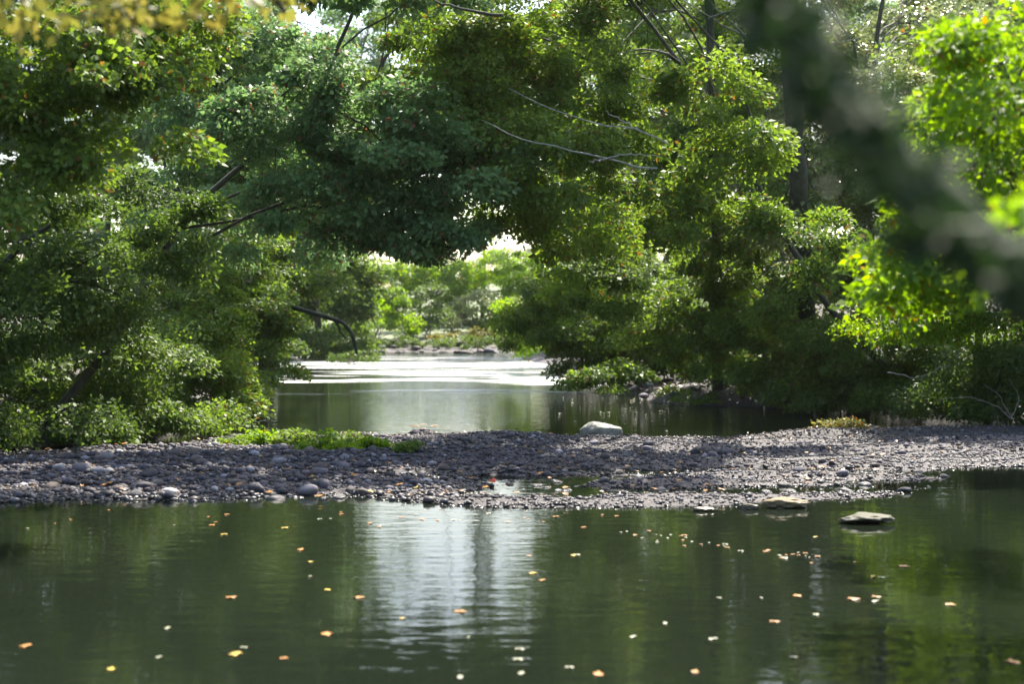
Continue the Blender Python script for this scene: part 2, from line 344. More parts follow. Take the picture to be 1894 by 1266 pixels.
# the gravel: far too many to count
base = [rock_mesh(90+k, 1)for k in range(6)]
VV, FF, n0 = [], [], 0
M = 60000
gx = rng.uniform(-11, 11, M*3); gy = rng.uniform(12.2, 24.5, M*3); gz = ground_h(gx, gy)
px = px_ = CX+F*gx/gy; ok = (gz > -.09) & (gz < .3) & (gy > np.interp(px_, bx_, bar_f)-.8) & (gy < np.interp(px_, bx_, bar_b)+.6) & (px > -250) & (px < 2150); gx, gy, gz = gx[ok][:M], gy[ok][:M], gz[ok][:M]
for k in range(6):
    V, Fc = base[k]; s = slice(k, None, 6); n = len(gx[s]); sz = (rng.gamma(1.8, .009, n)+.010).clip(.010, .085)*np.interp(CX+F*gx[s]/gy[s], [300, 800, 1200], [1.1, .9, .62])
    a = rng.random(n)*6.28; ca, sa = np.cos(a)[:, None], np.sin(a)[:, None]
    vx = V[None, :, 0]*ca-V[None, :, 1]*sa; vy = V[None, :, 0]*sa+V[None, :, 1]*ca; vz = np.broadcast_to(V[None, :, 2], vx.shape)
    Q = np.stack([vx, vy, vz], -1)*sz[:, None, None]+np.stack([gx[s], gy[s], gz[s]+sz*.2], -1)[:, None, :]
    VV.append(Q.reshape(-1, 3)); FF.append((Fc[None]+np.arange(n)[:, None, None]*len(V)).reshape(-1, 3)+n0); n0 += n*len(V)
tag(mesh_obj('gravel', np.concatenate(VV), np.concatenate(FF), GRAV, smooth=False), kind='stuff')
def stone(px, py, s, m=None, label='', group=None, name='stone', flat=1., k=None, z=None, d=None):
    dd = D(py) if d is None else d
    x = (px-CX)/F*dd
    o = bpy.data.objects.new(name, protos[random.randrange(8) if k is None else k]); C.objects.link(o)
    g = max(float(ground_h(x, dd)), -.03) if z is None else z
    o.location = (x, dd, g+s*.18*flat); o.scale = (s, s*random.uniform(.8, 1.1), s*flat); o.rotation_euler = (random.uniform(-.15, .15), random.uniform(-.15, .15), random.random()*6.28)
    if m: 
        o.data = o.data.copy(); o.data.materials.clear(); o.data.materials.append(m)
    return tag(o, label, 'stone', group)
r = random.Random(4)
zones = [
 ((90, 640, 835, 925), 90, 'pale grey cobble on the coarse left part of the gravel bar', 'grey cobbles on the left part of the gravel bar'),
 ((640, 1080, 812, 920), 70, 'rounded purple grey stone on the middle of the gravel bar', 'purple grey stones on the middle of the gravel bar'),
 ((1080, 1780, 812, 915), 80, 'small sunlit stone on the streaky right part of the gravel bar', 'sunlit stones on the right part of the gravel bar')]
for (x0, x1, y0, y1), n, lab, grp in zones:
    for i in range(n):
        stone(r.uniform(x0, x1), r.uniform(y0, y1), r.uniform(.055, .115)*(1.1 if x0 < 100 else .75), None, lab, grp)
def big_rock(name, label, px, py, wpx, hpx, m, seed, dep=.8):
    d = D(py); wm = wpx/F*d/2; hm = hpx/F*d
    V, Fc = rock_mesh(seed, 4, .4, (1, dep, 1)); V += .045*np.sin(V[:, [2, 0, 1]]*9+seed)*np.cos(V[:, [1, 2, 0]]*7)+.02*np.sin(V[:, [1, 2, 0]]*23+seed); V /= abs(V).max(0); V[:, 2] = (V[:, 2]*.62+.38)
    o = mesh_obj(name, V*np.array([wm, wm*dep, hm]), Fc, m, smooth=False, loc=((px-CX)/F*d, d, 0)); return tag(o, label, 'rock')
big_rock('rock', 'pale angular rock at the back edge of the bar right of the middle', 1112, 810, 80, 30, STONE2, 3)
big_rock('rock', 'dark jagged rock lying on the right part of the bar', 1300, 850, 48, 24, DARKS, 5)
big_rock('rock', 'blue grey rock touching the dark jagged rock on its right', 1342, 848, 34, 20, STONE, 9)
big_rock('rock', 'long yellowish rock on the front edge of the bar right of the middle', 1455, 940, 90, 20, MOSSY, 14, .4)
big_rock('rock', 'smaller yellowish rock continuing the long one to the left', 1385, 943, 44, 11, MOSSY, 15, .4)
big_rock('rock', 'low yellowish rock half under water, farthest left along the front edge', 1300, 946, 50, 8, MOSSY, 16, .4)
big_rock('rock', 'dark hump rising from the pool below the right end of the bar', 1600, 968, 110, 20, MOSSD, 21, .6)
big_rock('rock', 'low grey rock with rusty leaves on it at the back of the bar', 780, 808, 52, 16, STONE, 23, .6)
big_rock('rock', 'grey green boulder behind the yellow leaf drift', 1545, 800, 50, 15, MOSSY, 26, .6)
big_rock('rock', 'grey boulder at the back of the bar, right of the grey green one', 1600, 798, 50, 14, STONE, 27, .6)
big_rock('rock', 'low dark rock at the far end of the bright channel', 860, 654, 46, 6, DARKS, 33, .6)
r = random.Random(9)
for i in range(60):
    d = r.uniform(30.5, 38); x = np.interp(d, rd_, rx_)+r.uniform(-.2, 3)
    stone(CX+F*x/d, 600, r.uniform(.07, .2), None, 'grey stone on the shaded slope of the right bank', 'grey stones on the right bank slope', d=d)
for i in range(50):
    x = r.uniform(500, 940); stone(x, 600, r.uniform(.15, .45), None, 'pale stone on the low far bank where the channel bends', 'pale stones on the far bank', d=r.uniform(84, 90))

# ---------------------------------------------------------------- leaves lying on the bar and floating on the pool
def dead_leaf_mesh(name, m, lobed):
    n = 10; a = np.linspace(0, 2*np.pi, n, endpoint=False)
    rr = (1+.28*np.cos(5*a)) if lobed else (1-.35*abs(np.sin(a)))
    V = [(0, 0, .12)]+[(math.cos(t)*q, math.sin(t)*q*.75, .10*math.sin(3*t)) for t, q in zip(a, rr)]
    Fc = [(0, 1+i, 1+(i+1) % n) for i in range(n)]
    o = mesh_obj(name, V, Fc, m, smooth=True); d = o.data; bpy.data.objects.remove(o); return d
DL = {'orange': dead_leaf_mesh('leaf', ORANGE, 1), 'yellow': dead_leaf_mesh('leaf', YELL, 1), 'pale': dead_leaf_mesh('leaf', PALEL, 0), 'red': dead_leaf_mesh('leaf', RED, 1)}
def fallen(px, py, s, kind, label, group, name='fallen_leaf', z=None):
    d = D(py); x = (px-CX)/F*d; o = bpy.data.objects.new(name, DL[kind]); C.objects.link(o)
    zz = (max(float(ground_h(x, d)), 0)+.05) if z is None else z
    o.location = (x, d, zz); o.scale = (s, s, s); o.rotation_euler = (r.uniform(-.3, .3) if z is None else 0, r.uniform(-.3, .3) if z is None else 0, r.random()*6.28)
    return tag(o, label, 'leaf', group)
r = random.Random(12)
for i in range(110):
    fallen(r.uniform(60, 1060), r.uniform(815, 928), r.uniform(.022, .042), 'orange' if r.random() < .75 else 'yellow', 'small orange brown dead leaf lying among the cobbles', 'dead leaves lying on the gravel bar')
for i in range(50):
    fallen(r.uniform(1100, 1780), r.uniform(812, 925), r.uniform(.022, .04), 'orange', 'small rusty dead leaf on the streaky right part of the bar', 'dead leaves on the right part of the bar')
fallen(912, 898, .055, 'red', 'single bright red leaf in the shaded middle of the bar', None)
for i in range(14):
    fallen(783+r.gauss(0, 14), 806, r.uniform(.03, .05), 'orange', 'rusty leaf stuck on the low grey rock at the back of the bar', 'rusty leaves on the low grey rock', z=r.uniform(.10, .17))
for i in range(13):
    fallen(1550+r.gauss(0, 28), 797+r.uniform(-2, 6), r.uniform(.05, .07), 'yellow', 'yellow leaf in the small drift at the back right of the bar', 'drift of yellow leaves at the back right of the bar')
spots = [(557, 1018), (574, 1041), (427, 1107), (48, 1197), (604, 1175), (744, 1146), (1508, 995), (1475, 1104), (1286, 1245), (1432, 1152), (1620, 1106), (1578, 1110), (1672, 1049), (978, 1030), (985, 1062), (1003, 1075), (1061, 1029), (527, 978), (414, 990), (1615, 1068), (1757, 1120), (1873, 1226), (1107, 1249), (206, 1240), (436, 1212), (606, 1093), (525, 1220), (664, 1107), (851, 1133)]
for (x, y) in spots:
    fallen(x, y, r.uniform(.022, .042), 'orange' if r.random() < .6 else 'yellow', 'orange yellow leaf floating on the dark pool', 'orange leaves floating on the pool', 'floating_leaf', z=.006)
pale = [(38, 1028), (78, 1077), (140, 1075), (20, 1138), (75, 1155), (135, 1184), (60, 1228), (55, 1245), (200, 1026), (205, 1036), (190, 1098), (222, 1108), (285, 1187), (250, 1218), (300, 1108), (375, 1105), (295, 1132), (370, 1139), (462, 1112), (505, 1114), (560, 1070), (473, 1068), (516, 994), (630, 1227), (765, 1190), (1338, 985), (1448, 1010), (1440, 1034), (1400, 1068), (1305, 1076), (1225, 1100), (1340, 1167), (1450, 1180), (1250, 1205), (1220, 1211), (1145, 1200), (970, 1218), (985, 1230), (1765, 1140), (1770, 1182), (1710, 1190), (1825, 1188), (1630, 1222), (1710, 1237), (1870, 1198), (1885, 1180), (1610, 1248), (1490, 1255), (1580, 1181), (1652, 1203), (1560, 1236), (1075, 1092), (1040, 1164)]
for i in range(40):
    t_ = r.random(); x = 1150+t_*420+r.gauss(0, 10); fallen(x, 985+t_*60+r.gauss(0, 6), r.uniform(.012, .026), 'pale' if r.random() < .4 else 'orange', 'small leaf in the thin drift line crossing the right half of the pool', 'drift line of leaves on the right half of the pool', 'floating_leaf', z=.006)
for i in range(34):
    x = r.gauss(560, 330) % 1250; fallen(x, r.uniform(944, 975)+8*math.sin(x*.02), r.uniform(.014, .03), 'pale' if r.random() < .4 else 'orange', 'small leaf drifted against the front edge of the bar', 'leaves drifted along the front edge of the bar', 'floating_leaf', z=.006)
for (x, y) in pale:
    if r.random() < .45: fallen((x+y) % 1894, y, r.uniform(.016, .034), 'pale', 'pale leaf floating flat on the near pool', 'pale leaves floating on the near pool', 'floating_leaf', z=.006)
for i in range(110):
    x = r.gauss(1200, 90); y = np.interp(x, [1000, 1400], [770, 730])+r.gauss(0, 20); y = min(max(y, 694), 798)
    if x > np.interp(y, [690, 740, 760, 800], [1160, 1230, 1500, 1800]): continue
    fallen(x, y, r.uniform(.025, .05), 'pale', 'tiny pale leaf floating on the dark water below the right bank', 'pale specks floating below the right bank', 'floating_leaf', z=.006)

def litter(n, name, xs_, ys_, sz, m, label=None):
    x = xs_; y = ys_; z = np.maximum(ground_h(x, y), 0)+.03+rng.random(len(x))*.02
    a = rng.random(len(x))*6.28; L = rng.uniform(.5, 1.3, len(x))*sz; t = rng.normal(size=(len(x), 2))*.35
    d1 = np.stack([np.cos(a), np.sin(a), t[:, 0]], -1)*L[:, None]; d2 = np.stack([-np.sin(a), np.cos(a), t[:, 1]], -1)*(L*.55)[:, None]; c = np.stack([x, y, z], -1)
    V = np.stack([c-d1, c+d2+[0, 0, .006], c+d1, c-d2+[0, 0, .006]], 1).reshape(-1, 3)
    tag(mesh_obj(name, V, np.arange(len(V)).reshape(-1, 4), m), kind='stuff')
gx = rng.uniform(-9, 9, 9000); gy = rng.uniform(12.5, 24, 9000); q = fbm(gx*.5, gy*1.2, 31); pxx = CX+F*gx/gy
ok = (gy > np.interp(pxx, bx_, bar_f)) & (gy < np.interp(pxx, bx_, bar_b)) & (ground_h(gx, gy) > 0) & (q > .02)
LIT = flat_leaf('brown leaf litter', (.20,.10,.035))
litter(0, 'leaf_litter', gx[ok][:2600], gy[ok][:2600], .022, LIT)
gx = rng.uniform(2, 14, 9000); gy = rng.uniform(22, 45, 9000); ok = ground_h(gx, gy) > .1
litter(0, 'bank_leaf_litter', gx[ok], gy[ok], .05, flat_leaf('dark leaf litter', (.13,.075,.03)))

# ---------------------------------------------------------------- low green plants on the bar
V = []
def plant(px, py, wpx, hpx, leaf, label, group, cat='plant', size=.05, per=26, n=None):
    d = D(py); x = (px-CX)/F*d; k = d/F; g = max(float(ground_h(x, d)), 0)
    o = empty('low_plant' if cat == 'plant' else cat, (x, d, g), label, cat, group)
    n = n or max(8, int(wpx*.75)); rr = np.random.default_rng(int(px*7+py))
    cen = np.stack([rr.uniform(-1, 1, n)*wpx*k/2, rr.uniform(-.5, .5, n)*wpx*k*.8, rr.random(n)**1.3*hpx*k*1.3+.02], -1)
    cen[:, 2] *= 1-.6*(abs(cen[:, 0])/(wpx*k/2))**2
    out_ = np.stack([rr.normal(size=n)*.5, rr.normal(size=n)*.5, np.ones(n)*.6], -1)
    Vv, Ff = leaves(cen, out_, .09, per, size, .6, .7, int(px)); mesh_obj('foliage', Vv, Ff, LM[leaf], o)
    V2, F2 = tubes([(curve([c[0]*.8, c[1]*.8, -.03], c, n=4), [.006, .005, .004, .003]) for c in cen[:30]], 4); mesh_obj('stem', V2, F2, DARKB, o)
for (x, y, a, h, q) in [(425, 832, 60, 12, 0), (480, 826, 70, 14, 0), (545, 828, 80, 18, 0), (600, 838, 90, 24, 0), (650, 834, 80, 20, 0), (690, 842, 60, 14, 0), (758, 856, 34, 10, 0), (630, 850, 60, 12, 0)]:
    plant(x, y, a, h, 'mid' if x % 3 else 'bright', 'low bright green plant growing at the back of the bar left of the middle', 'low green plants on the gravel bar')
plant(1555, 803, 80, 12, 'olive', 'yellowish low plant at the back right edge of the bar', None)
exec_after = None

# ---------------------------------------------------------------- trees and shrubs
def T(label, foot, lobes, leaf, **k):
    px, d = foot; x = (px-CX)/F*d; g = float(ground_h(x, d)); return tree('tree', label, 'tree', (x, d, g), [Lb(*l) for l in lobes], leaf, **k)
def S(label, foot, lobes, leaf, **k):
    px, d = foot; x = (px-CX)/F*d; g = max(float(ground_h(x, d)), 0); return tree('shrub', label, 'shrub', (x, d, g), [Lb(*l) for l in lobes], leaf, zmin=.03, **k)
# left bank
T('broad leafy tree filling the top left corner from the near left bank', (-560, 12), [(20, 130, 12, 230, 160), (-60, 330, 12, 200, 130), (210, 100, 12.5, 180, 140), (360, 40, 13, 110, 80), (190, 300, 12.5, 150, 110), (-150, -250, 12, 350, 250), (350, -450, 17, 280, 130), (60, -500, 20, 280, 130), (200, -250, 21, 260, 110), (-100, -300, 16, 260, 120)], 'mid', size=.08, seed=1, trunk_r=.12, lai=6, cr=.34, nlimb=5)  # high lobes out of view are added to shade the left of the bar
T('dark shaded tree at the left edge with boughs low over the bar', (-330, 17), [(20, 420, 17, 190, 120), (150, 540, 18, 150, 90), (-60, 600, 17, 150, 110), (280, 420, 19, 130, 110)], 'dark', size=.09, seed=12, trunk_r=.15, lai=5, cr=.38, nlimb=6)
T('blue green tree left of the middle with a few rusty leaves', (180, 29), [(420, 180, 27, 190, 130), (560, 300, 27, 150, 120), (400, 380, 27, 170, 120), (300, 40, 28, 200, 110), (500, 60, 28, 130, 80), (600, 420, 29, 110, 60)], 'teal', size=.115, seed=2, trunk_r=.2, lai=5, nlimb=8)
T('mid green tree below the blue green tree by the channel', (330, 36), [(480, 520, 35, 130, 90), (360, 480, 34, 160, 110), (520, 440, 36, 120, 70), (270, 560, 34, 150, 90)], 'mid', size=.125, seed=3, trunk_r=.2, cr=.5, lai=5.5)
T('tall blue green tree farther back along the left bank', (430, 58), [(470, 120, 56, 120, 100), (560, 250, 56, 110, 90), (500, 380, 56, 120, 90), (580, 480, 57, 60, 50), (430, 260, 57, 120, 120)], 'teal', size=.18, seed=4, trunk_r=.3, cr=.8, lai=5)
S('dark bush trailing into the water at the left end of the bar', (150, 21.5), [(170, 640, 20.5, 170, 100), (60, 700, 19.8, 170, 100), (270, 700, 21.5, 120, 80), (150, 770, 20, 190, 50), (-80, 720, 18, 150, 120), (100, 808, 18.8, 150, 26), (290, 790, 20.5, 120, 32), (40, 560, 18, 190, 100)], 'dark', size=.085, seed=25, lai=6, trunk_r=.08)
S('leafy green bush leaning over the left side of the channel', (300, 25.5), [(330, 600, 25, 130, 100), (400, 690, 25, 80, 70), (300, 710, 24, 110, 80), (360, 760, 24, 70, 35), (340, 775, 22, 100, 36), (400, 640, 24, 110, 70)], 'mid', size=.095, seed=26, lai=5.5, trunk_r=.08)
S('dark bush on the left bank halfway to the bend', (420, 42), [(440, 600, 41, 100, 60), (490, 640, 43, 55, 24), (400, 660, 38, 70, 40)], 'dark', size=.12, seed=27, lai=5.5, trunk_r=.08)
# boughs meeting over the river
T('tree leaning out from the left bank, its boughs roofing the channel', (60, 20), [(640, 190, 19, 100, 60), (700, 290, 19, 130, 80), (660, 390, 19.5, 110, 48), (800, 390, 19.5, 110, 46), (540, 340, 19, 110, 90), (780, 210, 19, 100, 70), (560, 150, 19, 90, 60), (640, -60, 18, 300, 75), (480, 210, 19, 110, 90), (740, 340, 19.5, 130, 60), (850, 320, 19.5, 120, 80), (600, 290, 19.5, 100, 60), (700, 436, 19.5, 150, 36), (860, 430, 19.5, 120, 34), (730, 450, 20, 70, 18)], 'teal', size=.095, seed=5, lai=7, cr=.4, trunk_r=.12, nlimb=7)
T('tall hazy tree behind the meeting boughs', (470, 42), [(560, 150, 40, 120, 110), (700, 190, 40, 120, 70), (840, 150, 40, 130, 90), (960, 180, 40, 120, 110), (850, 20, 40, 180, 70), (1050, 60, 40, 150, 110), (560, 330, 42, 100, 120), (1060, 330, 41, 110, 130), (700, -70, 40, 300, 70)], 'mid', size=.13, seed=61, lai=5.5, cr=.55, trunk_r=.2, nlimb=8)
T('light green tree arching over the channel from the right bank', (1720, 27), [(930, 130, 20, 130, 100), (1060, 80, 21, 150, 100), (900, 260, 20, 120, 90), (930, 370, 20.5, 120, 62), (1060, 230, 21, 150, 110), (820, 130, 20, 80, 50), (1080, 400, 22, 120, 90), (1050, -120, 20, 300, 110), (990, 300, 20, 130, 90), (850, 200, 20, 100, 70), (960, 410, 21, 110, 50), (820, 60, 20, 120, 55), (1100, 520, 24, 110, 60), (1370, 280, 19.5, 100, 80), (1470, 440, 20, 120, 90), (1300, 160, 19.5, 90, 60), (1250, 380, 20, 100, 60)], 'mid', size=.095, seed=6, lai=7, cr=.42, trunk_r=.075, nlimb=6)
# right bank
T('big light green tree on the right bank behind the pale dead branches', (1330, 31), [(1180, 340, 27, 150, 110), (1270, 200, 27, 150, 120), (1200, 60, 28, 180, 110), (1380, 330, 27, 150, 120), (1390, 80, 28, 120, 110), (1480, -420, 21, 120, 60), (1850, -330, 21, 150, 90), (1250, 450, 28, 150, 80), (1100, 470, 31, 110, 70)], 'mid', size=.115, seed=7, trunk_r=.18, trunk_top=9, lai=5.5)  # lobes far overhead are added, unseen, to dapple the right of the bar
T('grey green tree right of the slim grey trunks', (1590, 30), [(1540, 260, 27, 130, 120), (1640, 180, 28, 120, 80), (1560, 420, 27, 170, 110), (1740, 300, 28, 150, 140), (1700, 450, 27, 150, 100), (1880, 330, 27, 130, 150), (1700, 60, 32, 200, 70), (1560, 110, 30, 90, 60), (1480, -20, 30, 120, 60)], 'pale', size=.115, seed=8, trunk_r=.2, lai=5)
T('bright green tree low on the right bank', (1830, 25), [(1700, 560, 23, 150, 80), (1850, 560, 22, 150, 110), (1950, 420, 22, 130, 200), (1780, 440, 23, 120, 70), (1760, 330, 22, 110, 70), (1860, 260, 22, 110, 80)], 'bright', size=.09, seed=9, trunk_r=.15, lai=4.5, cr=.4, nlimb=8)
T('blurred yellow green sprig very close at the right edge', (3300, 3), [(1880, 500, 3.4, 60, 50, .15), (1900, 380, 3.4, 60, 60, .15), (2000, 450, 3.4, 120, 120, .2)], 'bright', size=.05, seed=93, trunk_r=.012, lai=2.2, cr=.1, nlimb=5)
T('dark blurred tree close by on the right behind the yellow green leaves', (2250, 12), [(1720, 300, 11.5, 110, 130), (1830, 480, 11.5, 110, 90), (1900, 250, 11.5, 150, 200), (1790, 120, 12, 130, 80)], 'mid', size=.07, seed=19, trunk_r=.10, lai=3.5, cr=.3, nlimb=6)
T('yellow green tree reaching in from the right edge in the near foreground', (2330, 9.5), [(1830, 50, 8, 130, 85, .6), (1760, 85, 8, 70, 36, .4), (1920, 200, 8, 190, 90, .6), (1800, 190, 8.1, 110, 50, .5), (1830, 330, 8.3, 150, 80, .6), (1710, 400, 8.4, 100, 40, .5), (1690, 470, 8.5, 90, 36, .5), (1780, 450, 8.5, 110, 60, .6), (1680, 545, 8.6, 100, 26, .5), (1880, 520, 8.6, 150, 100, .6), (2050, 150, 8.6, 170, 220, .8)], 'bright', size=.065, seed=10, trunk_r=.08, lai=3.2, cr=.24, nlimb=9)
S('yellowish bush at the mouth of the channel on the right bank', (1120, 50), [(1010, 590, 49, 100, 55), (1100, 560, 48, 110, 70), (1150, 620, 45, 90, 40), (960, 620, 52, 60, 28)], 'bright', size=.14, seed=20, lai=5, trunk_r=.08)
S('wide bush overhanging the bare slope of the right bank', (1330, 33), [(1200, 560, 31, 120, 80), (1330, 560, 30, 150, 90), (1250, 630, 31, 100, 40), (1430, 610, 29, 130, 60)], 'mid', size=.105, seed=21, lai=5.5, trunk_r=.1)
S('leafy bush sweeping down to the dark undercut of the right bank', (1600, 28.5), [(1520, 590, 26.5, 140, 100), (1640, 640, 26, 140, 80), (1560, 700, 26.5, 110, 45), (1450, 700, 28, 80, 34), (1710, 700, 25.5, 120, 50)], 'mid', size=.10, seed=22, lai=5.5, trunk_r=.1)
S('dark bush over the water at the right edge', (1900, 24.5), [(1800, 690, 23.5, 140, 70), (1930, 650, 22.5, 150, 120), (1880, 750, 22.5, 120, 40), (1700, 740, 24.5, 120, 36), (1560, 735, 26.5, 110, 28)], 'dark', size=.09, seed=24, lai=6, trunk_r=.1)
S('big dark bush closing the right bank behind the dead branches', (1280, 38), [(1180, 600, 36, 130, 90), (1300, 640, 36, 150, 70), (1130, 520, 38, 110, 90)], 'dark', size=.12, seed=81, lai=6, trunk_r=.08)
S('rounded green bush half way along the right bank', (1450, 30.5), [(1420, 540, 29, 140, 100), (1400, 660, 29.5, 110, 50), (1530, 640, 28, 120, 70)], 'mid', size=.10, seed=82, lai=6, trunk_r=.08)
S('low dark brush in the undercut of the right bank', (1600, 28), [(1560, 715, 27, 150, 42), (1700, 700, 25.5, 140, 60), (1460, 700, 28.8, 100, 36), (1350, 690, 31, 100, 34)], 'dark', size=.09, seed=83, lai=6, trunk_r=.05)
S('leafy bush narrowing the channel from the left', (470, 34), [(470, 600, 33, 100, 80), (500, 610, 33.5, 60, 60), (455, 690, 33, 90, 44)], 'mid', size=.11, seed=91, lai=6, trunk_r=.05)
S('green bush dipping into the channel from the right', (1190, 36), [(1060, 600, 35.5, 90, 60), (1120, 660, 36, 110, 50), (1000, 560, 36, 100, 70), (1110, 705, 34, 110, 36), (980, 620, 37, 80, 44)], 'mid', size=.115, seed=92, lai=6, trunk_r=.05)
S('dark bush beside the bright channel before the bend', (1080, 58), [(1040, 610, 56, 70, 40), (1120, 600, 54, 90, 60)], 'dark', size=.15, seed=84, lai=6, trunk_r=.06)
S('strip of low green growth along the foot of the right bank', (1420, 30), [(1330, 738, 29.5, 100, 12), (1480, 745, 28, 90, 12), (1250, 725, 31, 50, 12)], 'mid', size=.07, seed=23, lai=4, cr=.2, trunk_r=.03)
S('small black bush standing in the bright channel', (645, 62), [(640, 664, 60, 36, 13), (672, 660, 60, 24, 9)], 'dark', size=.13, seed=28, cr=.25, trunk_r=.04)
S('tiny dark tuft in the bright channel left of the black bush', (525, 64), [(525, 662, 63, 18, 7)], 'dark', size=.12, seed=29, cr=.2, trunk_r=.03)
# at the bend and beyond it
S('rusty olive bush over the fallen bough', (520, 80), [(560, 540, 78, 60, 34), (640, 530, 80, 60, 26), (520, 580, 76, 60, 30)], 'olive', size=.2, seed=31, lai=5, cr=.6, trunk_r=.08)
S('sunny yellow green bush at the bend of the channel', (690, 92), [(690, 570, 90, 60, 46), (640, 600, 88, 60, 28), (740, 600, 90, 40, 24)], 'bright', size=.22, seed=32, lai=5, cr=.7, trunk_r=.08)
S('dark upright bush at the bend between the two sunny ones', (790, 96), [(790, 570, 95, 42, 56), (770, 620, 93, 60, 16)], 'dark', size=.22, seed=33, lai=5, cr=.7, trunk_r=.1)
S('pale willow bush right of the bend', (900, 100), [(890, 570, 98, 50, 46), (940, 590, 96, 50, 44), (850, 600, 97, 40, 30)], 'pale', size=.22, seed=34, lai=5, cr=.7, trunk_r=.1)
S('strip of dark growth along the foot of the far bank', (700, 90), [(600, 632, 87.5, 70, 10), (720, 634, 87.5, 80, 9), (840, 634, 87.5, 80, 9), (930, 630, 87, 50, 12)], 'dark', size=.16, seed=97, lai=6, cr=.35, trunk_r=.03)
S('low olive bush at the foot of the willow bush', (880, 93), [(900, 622, 91, 60, 14), (830, 626, 90, 40, 10)], 'olive', size=.18, seed=35, lai=5, cr=.4, trunk_r=.06)
S('broad sunlit hedge crossing the meadow behind the bend', (760, 112), [(600, 535, 110, 80, 58), (700, 535, 112, 80, 55), (800, 530, 112, 80, 55), (910, 525, 111, 80, 58), (1000, 530, 110, 70, 70), (760, 508, 114, 80, 30), (930, 500, 114, 80, 34), (640, 500, 114, 60, 36), (850, 514, 116, 60, 24)], 'bright', size=.26, seed=38, lai=5, cr=.8, trunk_r=.1)
S('hazy bush far up the meadow slope on the left', (620, 140), [(620, 500, 138, 60, 18)], 'pale', size=.35, seed=36, lai=4, cr=1., trunk_r=.1)
S('hazy bush far up the meadow slope on the right', (960, 150), [(970, 490, 148, 50, 22)], 'pale', size=.35, seed=37, lai=4, cr=1., trunk_r=.1)
T('added tall slim tree standing alone on the meadow beyond the bend', (892, 118), [(892, 300, 116, 20, 90), (890, 160, 116, 24, 90), (888, 30, 116, 20, 90)], 'dark', size=.3, seed=85, lai=5, cr=.7, trunk_r=.25, nlimb=5)  # added to split the sky reflection in the pool
T('added ragged tree on the meadow beyond the right end of the sky strip', (1110, 116), [(1100, 330, 112, 80, 100), (1110, 170, 112, 100, 100), (1030, 60, 112, 60, 50), (1030, 160, 112, 24, 70), (1000, 250, 112, 60, 30), (960, 150, 112, 24, 70)], 'mid', size=.32, seed=86, lai=4, cr=1, trunk_r=.3, nlimb=5)  # added to cut a ragged right side into the reflected sky
T('added ragged tree on the meadow beyond the left end of the sky strip', (600, 116), [(620, 330, 112, 70, 100), (630, 170, 112, 90, 100), (670, 40, 112, 70, 70), (690, 150, 112, 26, 60), (720, 270, 112, 60, 26), (790, 30, 112, 90, 40)], 'teal', size=.32, seed=87, lai=4, cr=1, trunk_r=.3, nlimb=5)  # added to narrow the bright reflection from its left
T('added crooked thin tree on the meadow left of the tall slim one', (775, 120), [(770, 60, 118, 34, 26), (800, 150, 118, 22, 40), (745, 210, 118, 26, 30), (1010, 200, 118, 30, 24), (960, 120, 118, 20, 20)], 'dark', size=.3, seed=95, lai=3, cr=.8, trunk_r=.12, nlimb=9)  # extra obstacle, added to break up the sky mirrored in the pool
k = 0
far_labels = [(60, 'at the left edge'), (190, 'second from the left edge'), (330, 'behind the blue green tree'), (460, 'left of the channel'), (585, 'nearest the sky gap on its left'), (1130, 'right of the channel'), (1250, 'behind the big light green tree'), (1370, 'behind the slim grey trunks'), (1500, 'right of the slim grey trunks'), (1630, 'under the bright top right corner'), (1770, 'behind the near yellow green leaves'), (1900, 'at the right edge')]
for (x, lab) in far_labels:
    d = 68+(k*13 % 17); topy = [0, -60, 0, 10, 160, -20, -60, 110, 130, 60, -20, 0][k]
    lob = [(x+(q*37 % 50)-25, topy+q*90, d, 105, 85) for q in range(int((640-topy)/90)+1)]
    T('distant tree in the far wood '+lab, (x, d), lob, ['dark', 'teal', 'mid', 'pale'][k % 4], size=.26, lai=6.5, cr=1.0, seed=40+k, trunk_r=.3, group='trees of the far wood', nlimb=8); k += 1
# boughs above the camera's view and at its edges
T('blurred olive leaves hanging into the top left corner from the near bank', (-900, 4.5), [(60, 0, 5, 150, 26, .3), (210, 30, 5.2, 60, 24, .2), (380, -10, 5, 70, 26, .3), (520, -30, 5.5, 60, 30, .3)], 'olive', size=.07, lai=1.5, cr=.14, seed=70, trunk_r=.05, nlimb=5, trunk_top=5.0, trunk_xy=(-2.6, 4.9))

# leaning mossy trunk
def limb(name, label, cat, pts, rad, m, sides=10, twigs=None, base=None):
    pts = [P(*p) for p in pts]; t = np.linspace(0, 1, len(pts)); tt = np.linspace(0, 1, 26)
    q = np.stack([np.interp(tt, t, np.array(pts)[:, i]) for i in range(3)], -1)
    q = np.stack([np.convolve(np.pad(q[:, i], 2, mode='edge'), np.ones(5)/5, 'valid') for i in range(3)], -1)
    q += np.random.default_rng(len(label)).normal(size=q.shape)*np.interp(tt, np.linspace(0, 1, len(rad)), rad)[:, None]*.12
    o = empty(name, q[0], label, cat)
    V, Fc = tubes([(q, np.interp(tt, np.linspace(0, 1, len(rad)), rad))], sides); mesh_obj('trunk' if cat == 'tree' else 'stem', V-q[0], Fc, m, o, smooth=True)
    return o, q
o, q = limb('tree', 'dark blurred mossy trunk leaning across the upper right corner', 'tree', [(2900, 1800, 1.5), (2250, 820, 1.6), (1930, 560, 1.6), (1760, 420, 1.6), (1600, 260, 1.6), (1480, 100, 1.6), (1390, -60, 1.6), (1300, -300, 1.6)], [.046, .042, .038, .036, .034, .033, .032, .030], DARKB)
